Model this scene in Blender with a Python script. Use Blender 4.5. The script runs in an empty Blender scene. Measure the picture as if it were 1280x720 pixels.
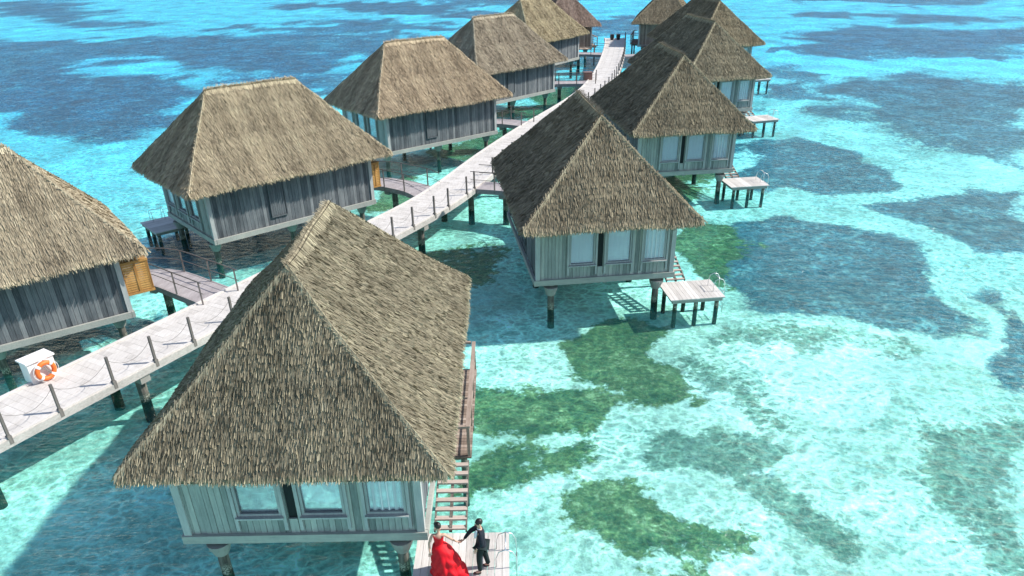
import bpy, math, random
import numpy as np
from mathutils import Vector, Matrix
random.seed(7); rng = np.random.default_rng(7)
SC = bpy.context.scene
COL = SC.collection
PI = math.pi
EAVE = 4.3; W = 7.94; L = 11.9; RID = 5.22; H = 3.95
SEABED = -0.9

# ------------------------------------------------------------------ materials
class NT:
    def __init__(s, name):
        s.m = bpy.data.materials.new(name); s.m.use_nodes = True
        s.t = s.m.node_tree; s.t.nodes.clear()
        s.out = s.t.nodes.new('ShaderNodeOutputMaterial')
    def n(s, typ, **kw):
        nd = s.t.nodes.new('ShaderNode' + typ)
        for k, v in kw.items():
            if k.startswith('_'): setattr(nd, k[1:], v)
            else:
                key = int(k[1:]) if (k[0] == 'i' and k[1:].isdigit()) else k.replace('_', ' ')
                inp = nd.inputs[key]
                if isinstance(v, bpy.types.NodeSocket): s.t.links.new(v, inp)
                else: inp.default_value = v
        return nd
    def math(s, op, a, b=0.0, clamp=False):
        nd = s.n('Math', _operation=op, _use_clamp=clamp, i0=a, i1=b); return nd.outputs[0]
    def mix(s, f, a, b, blend='MIX'):
        nd = s.t.nodes.new('ShaderNodeMix'); nd.data_type = 'RGBA'; nd.blend_type = blend
        for inp, v in ((nd.inputs[0], f), (nd.inputs[6], a), (nd.inputs[7], b)):
            if isinstance(v, bpy.types.NodeSocket): s.t.links.new(v, inp)
            else: inp.default_value = v if isinstance(v, (int, float)) else (*v[:3], 1)
        return nd.outputs[2]
    def ramp(s, fac, stops, interp='LINEAR'):
        nd = s.n('ValToRGB', Fac=fac); cr = nd.color_ramp; cr.interpolation = interp
        while len(cr.elements) < len(stops): cr.elements.new(0.5)
        for e, (p, c) in zip(cr.elements, stops):
            e.position = p; e.color = (*c[:3], 1) if not isinstance(c, (int, float)) else (c, c, c, 1)
        return nd.outputs[0]
    def noise(s, vec, scale, detail=3, rough=.5, dist=0.0):
        return s.n('TexNoise', Vector=vec, Scale=scale, Detail=detail, Roughness=rough, Distortion=dist).outputs[0]
    def maprange(s, v, a, b, c=0.0, d=1.0, smooth=True):
        return s.n('MapRange', _interpolation_type='SMOOTHSTEP' if smooth else 'LINEAR', i0=v, i1=a, i2=b, i3=c, i4=d).outputs[0]
    def attr(s, name): return s.n('Attribute', _attribute_name=name).outputs['Fac']
    def coord(s, kind='Object'): return s.n('TexCoord').outputs[kind]
    def scaled(s, vec, sc, rot=(0, 0, 0)): return s.n('Mapping', Vector=vec, Scale=sc, Rotation=rot).outputs[0]
    def done(s, shader): s.t.links.new(shader, s.out.inputs[0]); return s.m
    def principled(s, color, rough=.8, spec=.3, normal=None, metal=0.0, alpha=None):
        nd = s.n('BsdfPrincipled'); 
        for k, v in (('Base Color', color), ('Roughness', rough), ('Specular IOR Level', spec), ('Metallic', metal)):
            if isinstance(v, bpy.types.NodeSocket): s.t.links.new(v, nd.inputs[k])
            elif k == 'Base Color': nd.inputs[k].default_value = (*v[:3], 1)
            else: nd.inputs[k].default_value = v
        if normal is not None: s.t.links.new(normal, nd.inputs['Normal'])
        return nd.outputs[0]

def wood(name, dark, mid, light, rough=.85, scale=1.0, axis=2, stain=.5):
    """boards: colour from a per-board 'tone' plus grain stretched along one axis and weather stains"""
    t = NT(name); v = t.coord()
    sc = [9.0 * scale] * 3; sc[axis] = .7 * scale
    g = t.noise(t.scaled(v, sc), 2.2, 5, .65)
    g2 = t.noise(t.scaled(v, (.8, .8, .5)), 1.6, 5, .7)
    x = t.math('ADD', t.math('MULTIPLY', t.attr('tone'), .42), t.math('MULTIPLY', g, .5))
    x = t.math('ADD', x, t.math('MULTIPLY', t.math('SUBTRACT', g2, .5), stain))
    c = t.ramp(x, [(.15, dark), (.46, mid), (.8, light)])
    b = t.n('Bump', Strength=.5, Distance=.02, Height=g).outputs[0]
    return t.done(t.principled(c, rough, .2, b))

def plain(name, col, rough=.6, spec=.3, metal=0.0, var=.15, scale=6):
    t = NT(name); n = t.noise(t.coord(), scale, 4, .6)
    c = t.mix(n, tuple(k * (1 - var) for k in col), tuple(min(1, k * (1 + var)) for k in col))
    return t.done(t.principled(c, rough, spec, None, metal))

def thatch_mat(name, stops):
    t = NT(name); v = t.coord()
    n = t.noise(v, .7, 5, .7); n2 = t.noise(v, 14, 3, .7)
    x = t.math('ADD', t.attr('tone'), t.math('MULTIPLY', t.math('SUBTRACT', n, .5), .5))
    x = t.math('ADD', x, t.math('MULTIPLY', t.math('SUBTRACT', n2, .5), .18))
    c = t.ramp(x, stops)
    c = t.mix(1.0, c, t.n('ObjectInfo').outputs['Color'], 'MULTIPLY')
    return t.done(t.principled(c, .9, .12))

M = {}
M['thatch_olive'] = thatch_mat('dry_palm_thatch_olive', [(0, (.035, .030, .022)), (.3, (.14, .118, .078)), (.55, (.29, .25, .168)), (.8, (.45, .40, .265)), (1, (.60, .55, .37))])
M['thatch_tan'] = thatch_mat('dry_palm_thatch_tan', [(0, (.07, .058, .042)), (.3, (.22, .178, .120)), (.55, (.385, .318, .216)), (.8, (.54, .46, .312)), (1, (.64, .58, .40))])
M['thatch_russet'] = thatch_mat('dry_palm_thatch_russet', [(0, (.06, .04, .03)), (.3, (.18, .125, .092)), (.55, (.30, .215, .165)), (.8, (.42, .32, .24)), (1, (.52, .43, .33))])
M['lining'] = plain('thatch_underside', (.10, .08, .055), .95, .1)
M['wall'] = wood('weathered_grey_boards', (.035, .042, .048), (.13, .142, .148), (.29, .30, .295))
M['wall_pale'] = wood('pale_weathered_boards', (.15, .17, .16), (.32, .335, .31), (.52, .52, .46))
M['beam'] = wood('pale_grey_beam', (.16, .165, .15), (.33, .335, .30), (.5, .49, .42), axis=0)
M['frame'] = wood('window_frame_wood', (.17, .18, .18), (.34, .355, .345), (.52, .52, .48))
M['deck_grey'] = wood('grey_mauve_deck', (.17, .15, .15), (.34, .305, .30), (.50, .46, .45), stain=.35, axis=1)
M['deck'] = wood('sun_bleached_deck', (.25, .23, .205), (.52, .485, .445), (.71, .675, .63), stain=.35, axis=1)
M['deck_brown'] = wood('reddish_deck_wood', (.12, .088, .068), (.28, .212, .168), (.46, .375, .315), axis=1)
M['post'] = wood('grey_post_wood', (.07, .065, .06), (.17, .155, .14), (.30, .27, .24))
M['golden'] = wood('golden_varnished_wood', (.28, .13, .04), (.52, .29, .09), (.70, .44, .17), .5)
M['tread'] = wood('weathered_step_wood', (.22, .17, .14), (.42, .34, .29), (.60, .52, .46), axis=0)
def pile_mat():
    t = NT('wet_timber_pile'); v = t.coord(); p = t.n('NewGeometry').outputs['Position']
    z = t.n('SeparateXYZ', Vector=p).outputs[2]
    n = t.noise(v, 5, 4, .7)
    h = t.math('ADD', z, t.math('MULTIPLY', t.math('SUBTRACT', n, .5), .5))
    dry = t.ramp(t.noise(t.scaled(v, (6, 6, .6)), 2, 3), [(.3, (.06, .055, .045)), (.7, (.21, .19, .16))])
    c = t.mix(t.maprange(h, .1, .55), t.ramp(n, [(.3, (.008, .014, .010)), (.7, (.03, .045, .022))]), dry)
    crust = t.math('MULTIPLY', t.math('MULTIPLY', t.maprange(h, .0, .12), t.maprange(h, .22, .42, 1, 0)), t.maprange(t.noise(v, 22, 3, .7), .42, .6))
    c = t.mix(crust, c, (.36, .37, .30))
    return t.done(t.principled(c, .75, .3))
M['pile'] = pile_mat()
M['concrete'] = plain('weathered_concrete', (.30, .29, .26), .9, .2, 0, .35, 3)
M['blind'] = plain('white_roller_blind', (.93, .94, .95), .9, .1, 0, .02)
def glass_mat():
    t = NT('window_glass')
    fr = t.n('Fresnel', IOR=1.5).outputs[0]
    fr = t.math('MULTIPLY', fr, .8)
    a = t.n('BsdfTransparent', Color=(.95, .98, 1, 1)).outputs[0]
    b = t.n('BsdfGlossy', Color=(1, 1, 1, 1), Roughness=.03).outputs[0]
    return t.done(t.n('MixShader', i0=fr, i1=a, i2=b).outputs[0])
M['glass'] = glass_mat()
M['room'] = plain('dark_interior', (.03, .035, .035), .9, .1)
M['steel'] = plain('brushed_steel', (.72, .72, .72), .3, .5, .9, .05)
M['rope'] = plain('grey_rope', (.22, .20, .18), .9, .1)
M['white'] = plain('white_painted_box', (.78, .77, .74), .55, .4, 0, .06)
M['orange'] = plain('orange_buoy', (.85, .17, .03), .5, .4, 0, .08)
M['brown_box'] = plain('brown_painted_box', (.22, .12, .10), .6, .3)
M['dark_pot'] = plain('dark_glazed', (.03, .028, .03), .4, .5)
M['red'] = plain('red_gown_fabric', (.62, .002, .010), .62, .3, 0, .25, 4)
M['skin'] = plain('skin', (.56, .33, .23), .55, .4, 0, .05)
M['hair'] = plain('black_hair', (.012, .010, .009), .45, .4, 0, .2)
M['suit'] = plain('dark_navy_suit', (.016, .018, .026), .8, .2, 0, .2)
M['trouser'] = plain('dark_trousers', (.014, .024, .024), .8, .2, 0, .2)
M['shirt'] = plain('white_shirt', (.75, .75, .76), .8, .2, 0, .03)
M['shoe'] = plain('dark_brown_leather', (.05, .022, .014), .35, .5)
M['lips'] = plain('lips', (.45, .10, .09), .5, .4)

# ------------------------------------------------------------------ mesh building
class MB:
    def __init__(s): s.v = []; s.f = []; s.t = []; s.mi = []
    def add(s, vs, fs, tone=.5, mi=0):
        b = len(s.v); s.v.extend([tuple(v) for v in vs])
        for f in fs: s.f.append([b + i for i in f]); s.t.append(tone); s.mi.append(mi)
    def box(s, c, d, tone=.5, rz=0.0, mi=0, R=None):
        hx, hy, hz = d[0] / 2, d[1] / 2, d[2] / 2
        R = R or Matrix.Rotation(rz, 3, 'Z'); c = Vector(c)
        vs = [c + R @ Vector((x, y, z)) for x in (-hx, hx) for y in (-hy, hy) for z in (-hz, hz)]
        s.add(vs, [(0, 1, 3, 2), (4, 6, 7, 5), (0, 4, 5, 1), (2, 3, 7, 6), (0, 2, 6, 4), (1, 5, 7, 3)], tone, mi)
    def beam(s, a, b, w, h, tone=.5, mi=0, up=(0, 0, 1)):
        a = Vector(a); b = Vector(b); y = (b - a); ln = y.length; y.normalize()
        x = y.cross(Vector(up)); 
        if x.length < 1e-4: x = Vector((1, 0, 0))
        x.normalize(); z = x.cross(y)
        R = Matrix((x, y, z)).transposed()
        s.box((a + b) / 2, (w, ln, h), tone, mi=mi, R=R)
    def tube(s, pts, r, n=8, tone=.5, mi=0, cap=True, closed=False):
        pts = [Vector(p) for p in pts]; N = len(pts); b = len(s.v)
        rr = r if isinstance(r, (list, tuple)) else [r] * N
        prev = None
        for i, p in enumerate(pts):
            if closed: d = pts[(i + 1) % N] - pts[i - 1]
            else: d = pts[min(i + 1, N - 1)] - pts[max(i - 1, 0)]
            d.normalize()
            if prev is None:
                x = d.orthogonal().normalized()
            else:
                x = prev - d * prev.dot(d)
                x = x.normalized() if x.length > 1e-5 else d.orthogonal().normalized()
            prev = x; y = d.cross(x)
            for k in range(n):
                a = 2 * PI * k / n
                s.v.append(tuple(p + (x * math.cos(a) + y * math.sin(a)) * rr[i]))
        for i in range(N if closed else N - 1):
            j = (i + 1) % N
            for k in range(n):
                s.f.append([b + i * n + k, b + i * n + (k + 1) % n, b + j * n + (k + 1) % n, b + j * n + k]); s.t.append(tone); s.mi.append(mi)
        if cap and not closed:
            s.f.append([b + k for k in range(n)][::-1]); s.t.append(tone); s.mi.append(mi)
            s.f.append([b + (N - 1) * n + k for k in range(n)]); s.t.append(tone); s.mi.append(mi)
    def lathe(s, prof, c=(0, 0, 0), n=16, tone=.5, mi=0, R=None):
        b = len(s.v); c = Vector(c)
        for r, z in prof:
            for k in range(n):
                a = 2 * PI * k / n; p = Vector((r * math.cos(a), r * math.sin(a), z))
                s.v.append(tuple(c + (R @ p if R else p)))
        for i in range(len(prof) - 1):
            for k in range(n):
                s.f.append([b + i * n + k, b + i * n + (k + 1) % n, b + (i + 1) * n + (k + 1) % n, b + (i + 1) * n + k]); s.t.append(tone); s.mi.append(mi)
    def mesh(s, name, mats, smooth=False, mirror=False):
        me = bpy.data.meshes.new(name)
        v = s.v; f = s.f
        if mirror:
            v = [(-a, b, c) for a, b, c in v]; f = [q[::-1] for q in f]
        me.from_pydata(v, [], f)
        at = me.attributes.new('tone', 'FLOAT', 'FACE'); at.data.foreach_set('value', np.array(s.t, dtype=np.float32))
        for m in (mats if isinstance(mats, (list, tuple)) else [mats]): me.materials.append(M[m] if isinstance(m, str) else m)
        if max(s.mi, default=0): me.polygons.foreach_set('material_index', np.array(s.mi, dtype=np.int32))
        if smooth: me.polygons.foreach_set('use_smooth', [True] * len(f))
        me.update(); return me

def link(name, data, parent=None, loc=None, rz=None):
    o = bpy.data.objects.new(name, data); COL.objects.link(o)
    if parent is not None: o.parent = parent
    if loc is not None: o.location = loc
    if rz is not None: o.rotation_euler = (0, 0, rz)
    return o
def tag(o, label, cat, group=None):
    o['label'] = label; o['category'] = cat
    if group: o['group'] = group
    return o

# ------------------------------------------------------------------ thatched roof
def thatch(mb, P0, P1, Q0, Q1, course=.17, spacing=.075, bl=.46, streak=0.0, seed=0, tone0=.47, rnd=.055):
    """blades of thatch laid in courses on the roof plane with eave P0-P1 and top Q0-Q1"""
    r = random.Random(seed); P0, P1, Q0, Q1 = map(Vector, (P0, P1, Q0, Q1))
    e = (P1 - P0).normalized(); up = ((Q0 + Q1) / 2 - (P0 + P1) / 2); up = (up - e * up.dot(e)); sl = up.length; up.normalize()
    n = e.cross(up).normalized()
    if n.z < 0: n = -n
    nc = int(sl / course); LE = (P1 - P0).length
    ph = [r.uniform(0, 6.28) for _ in range(8)]
    def st(x): return (math.sin(x * 2.3 + ph[0]) + .8 * math.sin(x * 5.1 + ph[1]) + .6 * math.sin(x * 9.7 + ph[2])) / 2.4
    V = mb.v; F = mb.f; T = mb.t; MI = mb.mi
    for ci in range(-1, nc + 1):
        t = max(0, ci) / nc
        A = P0.lerp(Q0, t); B = P1.lerp(Q1, t); w = (B - A).length
        if w < .05: continue
        k = int(w / spacing) + 1
        if ci <= 0: k = int(k * 1.7)
        ctone = r.uniform(-.05, .05)
        for i in range(k):
            s = (i + r.uniform(-.5, .5)) / k
            p = A.lerp(B, min(1, max(0, s))) + up * r.uniform(-.05, .05)
            x = (p - P0).dot(e)
            wd = spacing * r.uniform(.45, 1.1); l = bl * r.uniform(.75, 1.25)
            side = r.gauss(0, .09)
            d = -up + e * side
            lift = r.uniform(.0, .03) + .01 + (.022 if ci % 2 else 0)
            drop = 0
            if ci <= 0:
                l = bl * r.uniform(.88, 1.1); side *= .6; d = (-up * .75 + Vector((0, 0, -.45)) + e * side * 1.6).normalized() if ci < 0 else d
                lift = r.uniform(0, .05) - (.08 if ci < 0 else 0)
            root = p + up * l * .5 - n * .012; tip = p + d * l * .5 + n * lift
            tw = n * r.gauss(0, .008)
            b = len(V)
            V.append(tuple(root - e * wd * .5)); V.append(tuple(root + e * wd * .5))
            V.append(tuple(tip + e * wd * .42 + tw)); V.append(tuple(tip - e * wd * .42 - tw + d * r.uniform(-.05, .09)))
            F.append([b, b + 1, b + 2, b + 3])
            tn = tone0 + ctone - (.0 if ci % 2 else .035) + r.gauss(0, rnd) + streak * st(x) + .05 * math.sin(x * 13 + 3 * math.sin(t * 21)) * math.sin(t * 47 + x * 4)
            if r.random() < .04: tn += .15
            if ci <= 0: tn += .16
            T.append(tn); MI.append(0)

def cap_line(mb, A, B, n1, n2, seed=0, spacing=.05, bl=.34, tone0=.62, lift=.13):
    """bundles of thatch bent over a hip or ridge from A to B; n1, n2 the outward down-slope directions"""
    r = random.Random(seed); A = Vector(A); B = Vector(B); ax = (B - A); ln = ax.length; ax.normalize()
    k = int(ln / spacing)
    for i in range(k):
        for dn in (n1, n2):
            dn = Vector(dn).normalized()
            p = A.lerp(B, (i + r.random()) / k) + Vector((0, 0, lift * r.uniform(.75, 1.1)))
            l = bl * r.uniform(.7, 1.2); d = (dn + ax * r.gauss(0, .18)).normalized()
            w = ax * spacing * r.uniform(.5, 1.0)
            tip = p + d * l + Vector((0, 0, -.02))
            b = len(mb.v)
            for q in (p - w, p + w, tip + w * .8, tip - w * .8): mb.v.append(tuple(q))
            mb.f.append([b, b + 1, b + 2, b + 3]); mb.t.append(tone0 + r.gauss(0, .12)); mb.mi.append(0)

def roof_meshes(kind, mat, seed, spacing=.075, course=.17, streak=0.0, mirror=False, tone0=.48, bl=.46, hip=.66):
    """roof in villa coordinates (front at -y), z from the eave"""
    x, y, R2 = W / 2, L / 2, RID / 2
    FL, FR, BL, BR = (-x, -y, 0), (x, -y, 0), (-x, y, 0), (x, y, 0)
    RF, RB = (0, -R2, H), (0, R2, H)
    mb = MB()
    th = .22
    # solid body under the blades, with a thick eave edge and underside
    dz = -.035
    top = [(a, b, c + dz) for a, b, c in (FL, FR, BR, BL, RF, RB)]
    ins = .05
    bot = [(a - math.copysign(ins, a), b - math.copysign(ins, b), -th) for a, b, c in (FL, FR, BR, BL)]
    und = [(a * .5, b * .62, 1.3) for a, b, c in (FL, FR, BR, BL)]
    N_ = 14
    for (a, b, c, d) in ((0, 1, 4, 4), (1, 2, 5, 4), (2, 3, 5, 5), (3, 0, 4, 5)):       # a-b eave, d-c top edge
        a, b, c, d = (Vector(top[q]) for q in (a, b, c, d))
        vs = []
        for i in range(N_ + 1):
            for j in range(N_ + 1): vs.append(a.lerp(b, j / N_).lerp(d.lerp(c, j / N_), i / N_))
        fs = []
        for i in range(N_):
            for j in range(N_):
                q = (i * (N_ + 1) + j, i * (N_ + 1) + j + 1, (i + 1) * (N_ + 1) + j + 1, (i + 1) * (N_ + 1) + j)
                fs.append(q[:3] if (i == N_ - 1 and (c - d).length < 1e-6) else q)
        mb.add(vs, fs, .4)
    for a, b, c, d in ((0, 6, 7, 1), (1, 7, 8, 2), (2, 8, 9, 3), (3, 9, 6, 0)):
        al = top + bot; a, b, c, d = (Vector(al[q]) for q in (a, b, c, d))
        for j in range(N_): mb.add([a.lerp(d, j / N_), b.lerp(c, j / N_), b.lerp(c, (j + 1) / N_), a.lerp(d, (j + 1) / N_)], [(0, 1, 2, 3)], .36)
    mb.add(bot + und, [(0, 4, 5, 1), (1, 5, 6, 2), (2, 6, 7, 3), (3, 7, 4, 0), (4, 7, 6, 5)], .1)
    thatch(mb, FL, FR, RF, RF, course, spacing, bl=bl, streak=streak, seed=seed, tone0=tone0)
    thatch(mb, FR, BR, RF, RB, course, spacing, bl=bl, streak=streak, seed=seed + 1, tone0=tone0)
    thatch(mb, BR, BL, RB, RB, course, spacing * 1.3, bl=bl, streak=streak, seed=seed + 2, tone0=tone0)
    thatch(mb, BL, FL, RB, RF, course, spacing, bl=bl, streak=streak, seed=seed + 3, tone0=tone0)
    cb = MB()
    V = Vector
    sR = V((x, 0, -H)); sL = V((-x, 0, -H)); sF = V((0, -(y - R2), -H)); sB = V((0, (y - R2), -H))
    for k, (a, b, p, q) in enumerate(((RF, FR, sR, sF), (RF, FL, sL, sF), (RB, BR, sR, sB), (RB, BL, sL, sB))):
        cap_line(cb, a, b, p, q, seed + 10 + k, spacing=.03, bl=.2, tone0=hip, lift=.06)
    cap_line(cb, RF, RB, sR, sL, seed + 20, spacing=.03, bl=.32, tone0=hip, lift=.09)
    def sag(v):
        x_, y_, z_ = v; k = seed * .37
        return (x_ + .02 * math.sin(y_ * 1.3 + k), y_ + .02 * math.sin(x_ * 1.7 + k), z_ + .03 * math.sin(x_ * 1.1 + y_ * .8 + k) + .02 * math.sin(x_ * 2.3 - y_ * 1.9 + 2 * k) - .05 * math.sin(max(0, min(1, z_ / H)) * PI))
    mb.v = [sag(v) for v in mb.v]; cb.v = [sag(v) for v in cb.v]
    m1 = mb.mesh('thatched_roof', mat, mirror=mirror)
    m2 = cb.mesh('ridge_cap', mat, mirror=mirror)
    return m1, m2

# ------------------------------------------------------------------ villa body
BX0, BX1, BY0, BY1, FZ = -3.2, 3.05, -4.85, 4.85, 1.5
WTOP = EAVE + .45
def wall_boards(a, b, z0, z1, bw=.2, th=.05, seed=0, gaps=(), lean=.012):
    """vertical boards from a to b (xy); gaps = list of (s0, s1, z0, z1) openings in metres along the wall"""
    r = random.Random(seed); mb = MB()
    ax, ay = a; bx, by = b; ln = math.hypot(bx - ax, by - ay); ux, uy = (bx - ax) / ln, (by - ay) / ln
    nx, ny = uy, -ux; rz = math.atan2(uy, ux)
    def put(s0, s1, q0, q1, tn, off):
        if s1 - s0 < .01 or q1 - q0 < .02: return
        m = (s0 + s1) / 2
        mb.box((ax + ux * m + nx * off, ay + uy * m + ny * off, (q0 + q1) / 2), (s1 - s0 - .012, th, q1 - q0), tn, rz)
    s = 0
    # dark sheet behind the boards
    cuts = sorted({0, ln} | {g for q in gaps for g in q[:2]})
    for c0, c1 in zip(cuts[:-1], cuts[1:]):
        g = [q for q in gaps if q[0] <= c0 + 1e-6 and q[1] >= c1 - 1e-6]
        if g:
            segs = [(z0, g[0][2]), (g[0][3], z1)]
        else: segs = [(z0, z1)]
        for q0, q1 in segs:
            if q1 - q0 > .02: mb.box((ax + ux * (c0 + c1) / 2 - nx * .04, ay + uy * (c0 + c1) / 2 - ny * .04, (q0 + q1) / 2), (c1 - c0, .03, q1 - q0 - .004), .0, rz)
        k = max(1, round((c1 - c0) / bw))
        for i in range(k):
            tn = min(1, max(0, r.gauss(.5, .22))); off = r.uniform(-lean, lean)
            for q0, q1 in segs: put(c0 + (c1 - c0) * i / k, c0 + (c1 - c0) * (i + 1) / k, q0, q1, tn, off)
    return mb
FRONT_WINDOWS = [(1.45, 2.62), (3.15, 4.3), (4.87, 5.92)]      # metres from the left corner
def window_parts(x0, x1, z0, z1):
    f = MB(); w = .07; y = -.02
    f.box(((x0 + x1) / 2, y, z1 - w / 2), (x1 - x0, .12, w), .5)
    f.box(((x0 + x1) / 2, y, z0 + w / 2), (x1 - x0, .12, w), .6)
    f.box((x0 + w / 2, y, (z0 + z1) / 2), (w, .12, z1 - z0 - 2 * w - .004), .45)
    f.box((x1 - w / 2, y, (z0 + z1) / 2), (w, .12, z1 - z0 - 2 * w - .004), .55)
    f.box(((x0 + x1) / 2, y - .07, z0 - .03), (x1 - x0 + .1, .2, .05), .7)
    p = MB(); p.box(((x0 + x1) / 2, 0, (z0 + z1) / 2), (x1 - x0 - 2 * w, .012, z1 - z0 - 2 * w), .5)
    b = MB(); n = 16; k_ = .03 if x0 > 4.5 else .004; zz0 = z0 + .05
    for i in range(n):                                            # a softly waved blind
        a0 = x0 + w + (x1 - x0 - 2 * w) * i / n; a1 = x0 + w + (x1 - x0 - 2 * w) * (i + 1) / n
        o0 = .015 + k_ * math.sin(i * 1.9); o1 = .015 + k_ * math.sin((i + 1) * 1.9)
        b.add([(a0, o0, zz0), (a1, o1, zz0), (a1, o1, z1 - .05), (a0, o0, z1 - .05),
               (a0, o0 + .01, zz0), (a1, o1 + .01, zz0), (a1, o1 + .01, z1 - .05), (a0, o0 + .01, z1 - .05)],
              [(0, 1, 2, 3), (7, 6, 5, 4), (0, 4, 5, 1)], .5)
    return f, p, b
def villa_parts(mir):
    """list of (name, mesh, location, [sub-parts]) shared by all villas of one hand"""
    out = []
    def P(name, mb, mat, sub=(), loc=(0, 0, 0), label=None):
        me = mb.mesh(name, mat, mirror=mir)
        subs = [(n2, m2.mesh(n2, mt2, mirror=mir)) for n2, m2, mt2 in sub]
        l = (-loc[0], loc[1], loc[2]) if mir else loc
        out.append((name, me, l, subs, label))
    z0, z1 = FZ + .02, WTOP
    gaps = [(a, b, 2.2, 3.85) for a, b in FRONT_WINDOWS]
    fw = wall_boards((BX0, BY0), (BX1, BY0), z0, z1, .17, seed=3, gaps=gaps + [(2.76, 3.0, 2.05, 3.95)])
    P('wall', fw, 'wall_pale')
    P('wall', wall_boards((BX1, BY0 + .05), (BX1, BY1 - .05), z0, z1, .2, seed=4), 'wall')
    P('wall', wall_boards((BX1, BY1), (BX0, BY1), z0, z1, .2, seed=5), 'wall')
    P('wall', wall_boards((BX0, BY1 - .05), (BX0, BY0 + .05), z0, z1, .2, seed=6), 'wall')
    d = MB()
    d.box((BX0 + 2.88, BY0 + .06, 3.0), (.3, .04, 1.9), .1); P('door', d, 'room')
    # corner posts, mid rails and panels that stand proud of the long walls
    for (cx, cy) in ((BX0, BY0), (BX1, BY0), (BX0, BY1), (BX1, BY1)):
        t = MB(); t.box((cx, cy, (z0 + z1) / 2), (.2, .2, z1 - z0), .75); P('corner_post', t, 'frame')
    for a, b in FRONT_WINDOWS:
        for q in (a - .06, b + .06):
            t = MB(); t.box((BX0 + q, BY0 - .07, (1.72 + z1) / 2), (.09, .08, z1 - 1.72), .65); P('batten', t, 'frame')
    for sx, xx in ((1, BX1), (-1, BX0)):
        for yy, w_, zb, zt in ((-1.1, .9, 2.0, 3.9),):
            s = MB()
            for k in range(int(w_ / .12)):
                s.box((xx + sx * .06, yy - w_ / 2 + .06 + k * .12, (zb + zt) / 2), (.045, .11, zt - zb - .1), .3 + .1 * (k % 3), 0)
            for zz in (zb, zt): s.box((xx + sx * .07, yy, zz), (.08, w_ + .06, .06), .4)
            for q in (-1, 1): s.box((xx + sx * .07, yy + q * (w_ / 2), (zb + zt) / 2), (.08, .06, zt - zb - .065), .4)
            P('shutter', s, 'wall')
    fl = MB()
    fl.box(((BX0 + BX1) / 2, 0, FZ - .06), (BX1 - BX0 - .1, BY1 - BY0 - .1, .1), .4)
    P('floor', fl, 'beam')
    bm = MB()
    for yy in (BY0 - .08, BY1 + .08): bm.box(((BX0 + BX1) / 2, yy, FZ - .06), (BX1 - BX0 + .34, .12, .26), .6)
    for xx in (BX0 - .12, BX1 + .12): bm.box((xx, 0, FZ - .06), (.12, BY1 - BY0 + .01, .26), .55)
    for xx in (-2.5, 0, 2.4): bm.box((xx, 0, FZ - .24), (.2, BY1 - BY0 - .3, .22), .3)
    P('floor_beam', bm, 'beam')
    for a, b in FRONT_WINDOWS:
        f, p, bl = window_parts(a, b, 2.2, 3.85)
        P('window', f, 'frame', [('pane', p, 'glass'), ('blind', bl, 'blind')], (BX0, BY0, 0))
    # two windows on the side wall beside the front corner
    for xx in (-2.55, 2.45):
        for yy in (-4.7, -.2, 4.4):
            s = MB(); r = random.Random(int(xx * 10 + yy * 7))
            s.tube([(xx + .03, yy, SEABED - .6), (xx, yy, .2), (xx, yy, FZ - .55)], [.165, .155, .15], 12, r.random())
            c = MB(); c.lathe([(.15, -.22), (.2, -.2), (.31, .1), (.33, .22), (.0, .22)], (xx, yy, FZ - .57), 14, .5)
            P('stilt', s, 'pile', [('stilt_cap', c, 'concrete')])
    # entrance screen at the back, golden wood
    g = MB()
    for k in range(13): g.box((-2.6, 6.0, 2.36 + k * .1), (1.1, .04, .075), .3 + .05 * (k % 4))
    for k in range(13): g.box((-3.12, 5.47, 2.36 + k * .1), (.04, 1.0, .075), .4 + .06 * (k % 3))
    for zz in (2.25, 3.62): g.box((-2.6, 5.5, zz), (1.16, 1.14, .09), .2)
    for (a, b) in ((-2.05, 6.0), (-3.1, 6.0), (-3.1, 4.97)): g.box((a, b, 2.94), (.1, .1, 1.27), .1)
    g.box((-3.14, 5.5, 2.94), (.05, .09, 1.27), .0)
    P('entrance_screen', g, 'golden')
    # entrance deck at the back and side deck
    e = MB()
    for k in range(10): e.box((-1.35 + k * .3 + 1.2, 5.62, FZ - .04), (.288, 1.36, .06), random.random())
    P('entrance_deck', e, 'deck_brown')
    dk = MB()
    for k in range(32): dk.box((3.75, -1.45 + k * .17, FZ - .03), (1.04, .155, .05), random.random())
    dk.box((3.72, 1.2, FZ - .14), (.8, 5.2, .12), .2)
    P('side_deck', dk, 'deck_brown')
    for yy in (-1.0, 3.4):
        s = MB(); s.tube([(4.0, yy, SEABED - .4), (4.0, yy, FZ - .15)], .1, 10); P('stilt', s, 'pile')
    rl = MB()
    ys = [-1.45, .2, 1.9, 3.9]
    for yy in ys: rl.box((4.2, yy, FZ + .5), (.09, .09, 1.1), .6)
    for zz, hh in ((FZ + 1.08, .07), (FZ + .6, .04), (FZ + .3, .04)): rl.box((4.2, 1.22, zz), (.13 if hh > .05 else .04, 5.45, hh), .7)
    rl.box((3.7, 3.93, FZ + 1.08), (.8, .1, .07), .7); rl.box((3.98, -1.47, FZ + 1.08), (.34, .1, .07), .7)
    P('deck_railing', rl, 'deck_brown')
    return out

def make_villa(parts, roof, loc, yaw, label):
    t = link('water_villa', None, None, loc, yaw); t.empty_display_size = .5
    tag(t, label, 'villa', 'thatched villas on stilts along the walkway')
    r = link('thatched_roof', roof[0], t, (0, 0, EAVE)); link('ridge_cap', roof[1], r)
    for name, me, l, subs, lab in parts:
        p = link(name, me, t, l)
        for n2, m2 in subs: link(n2, m2, p)
    return t

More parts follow.
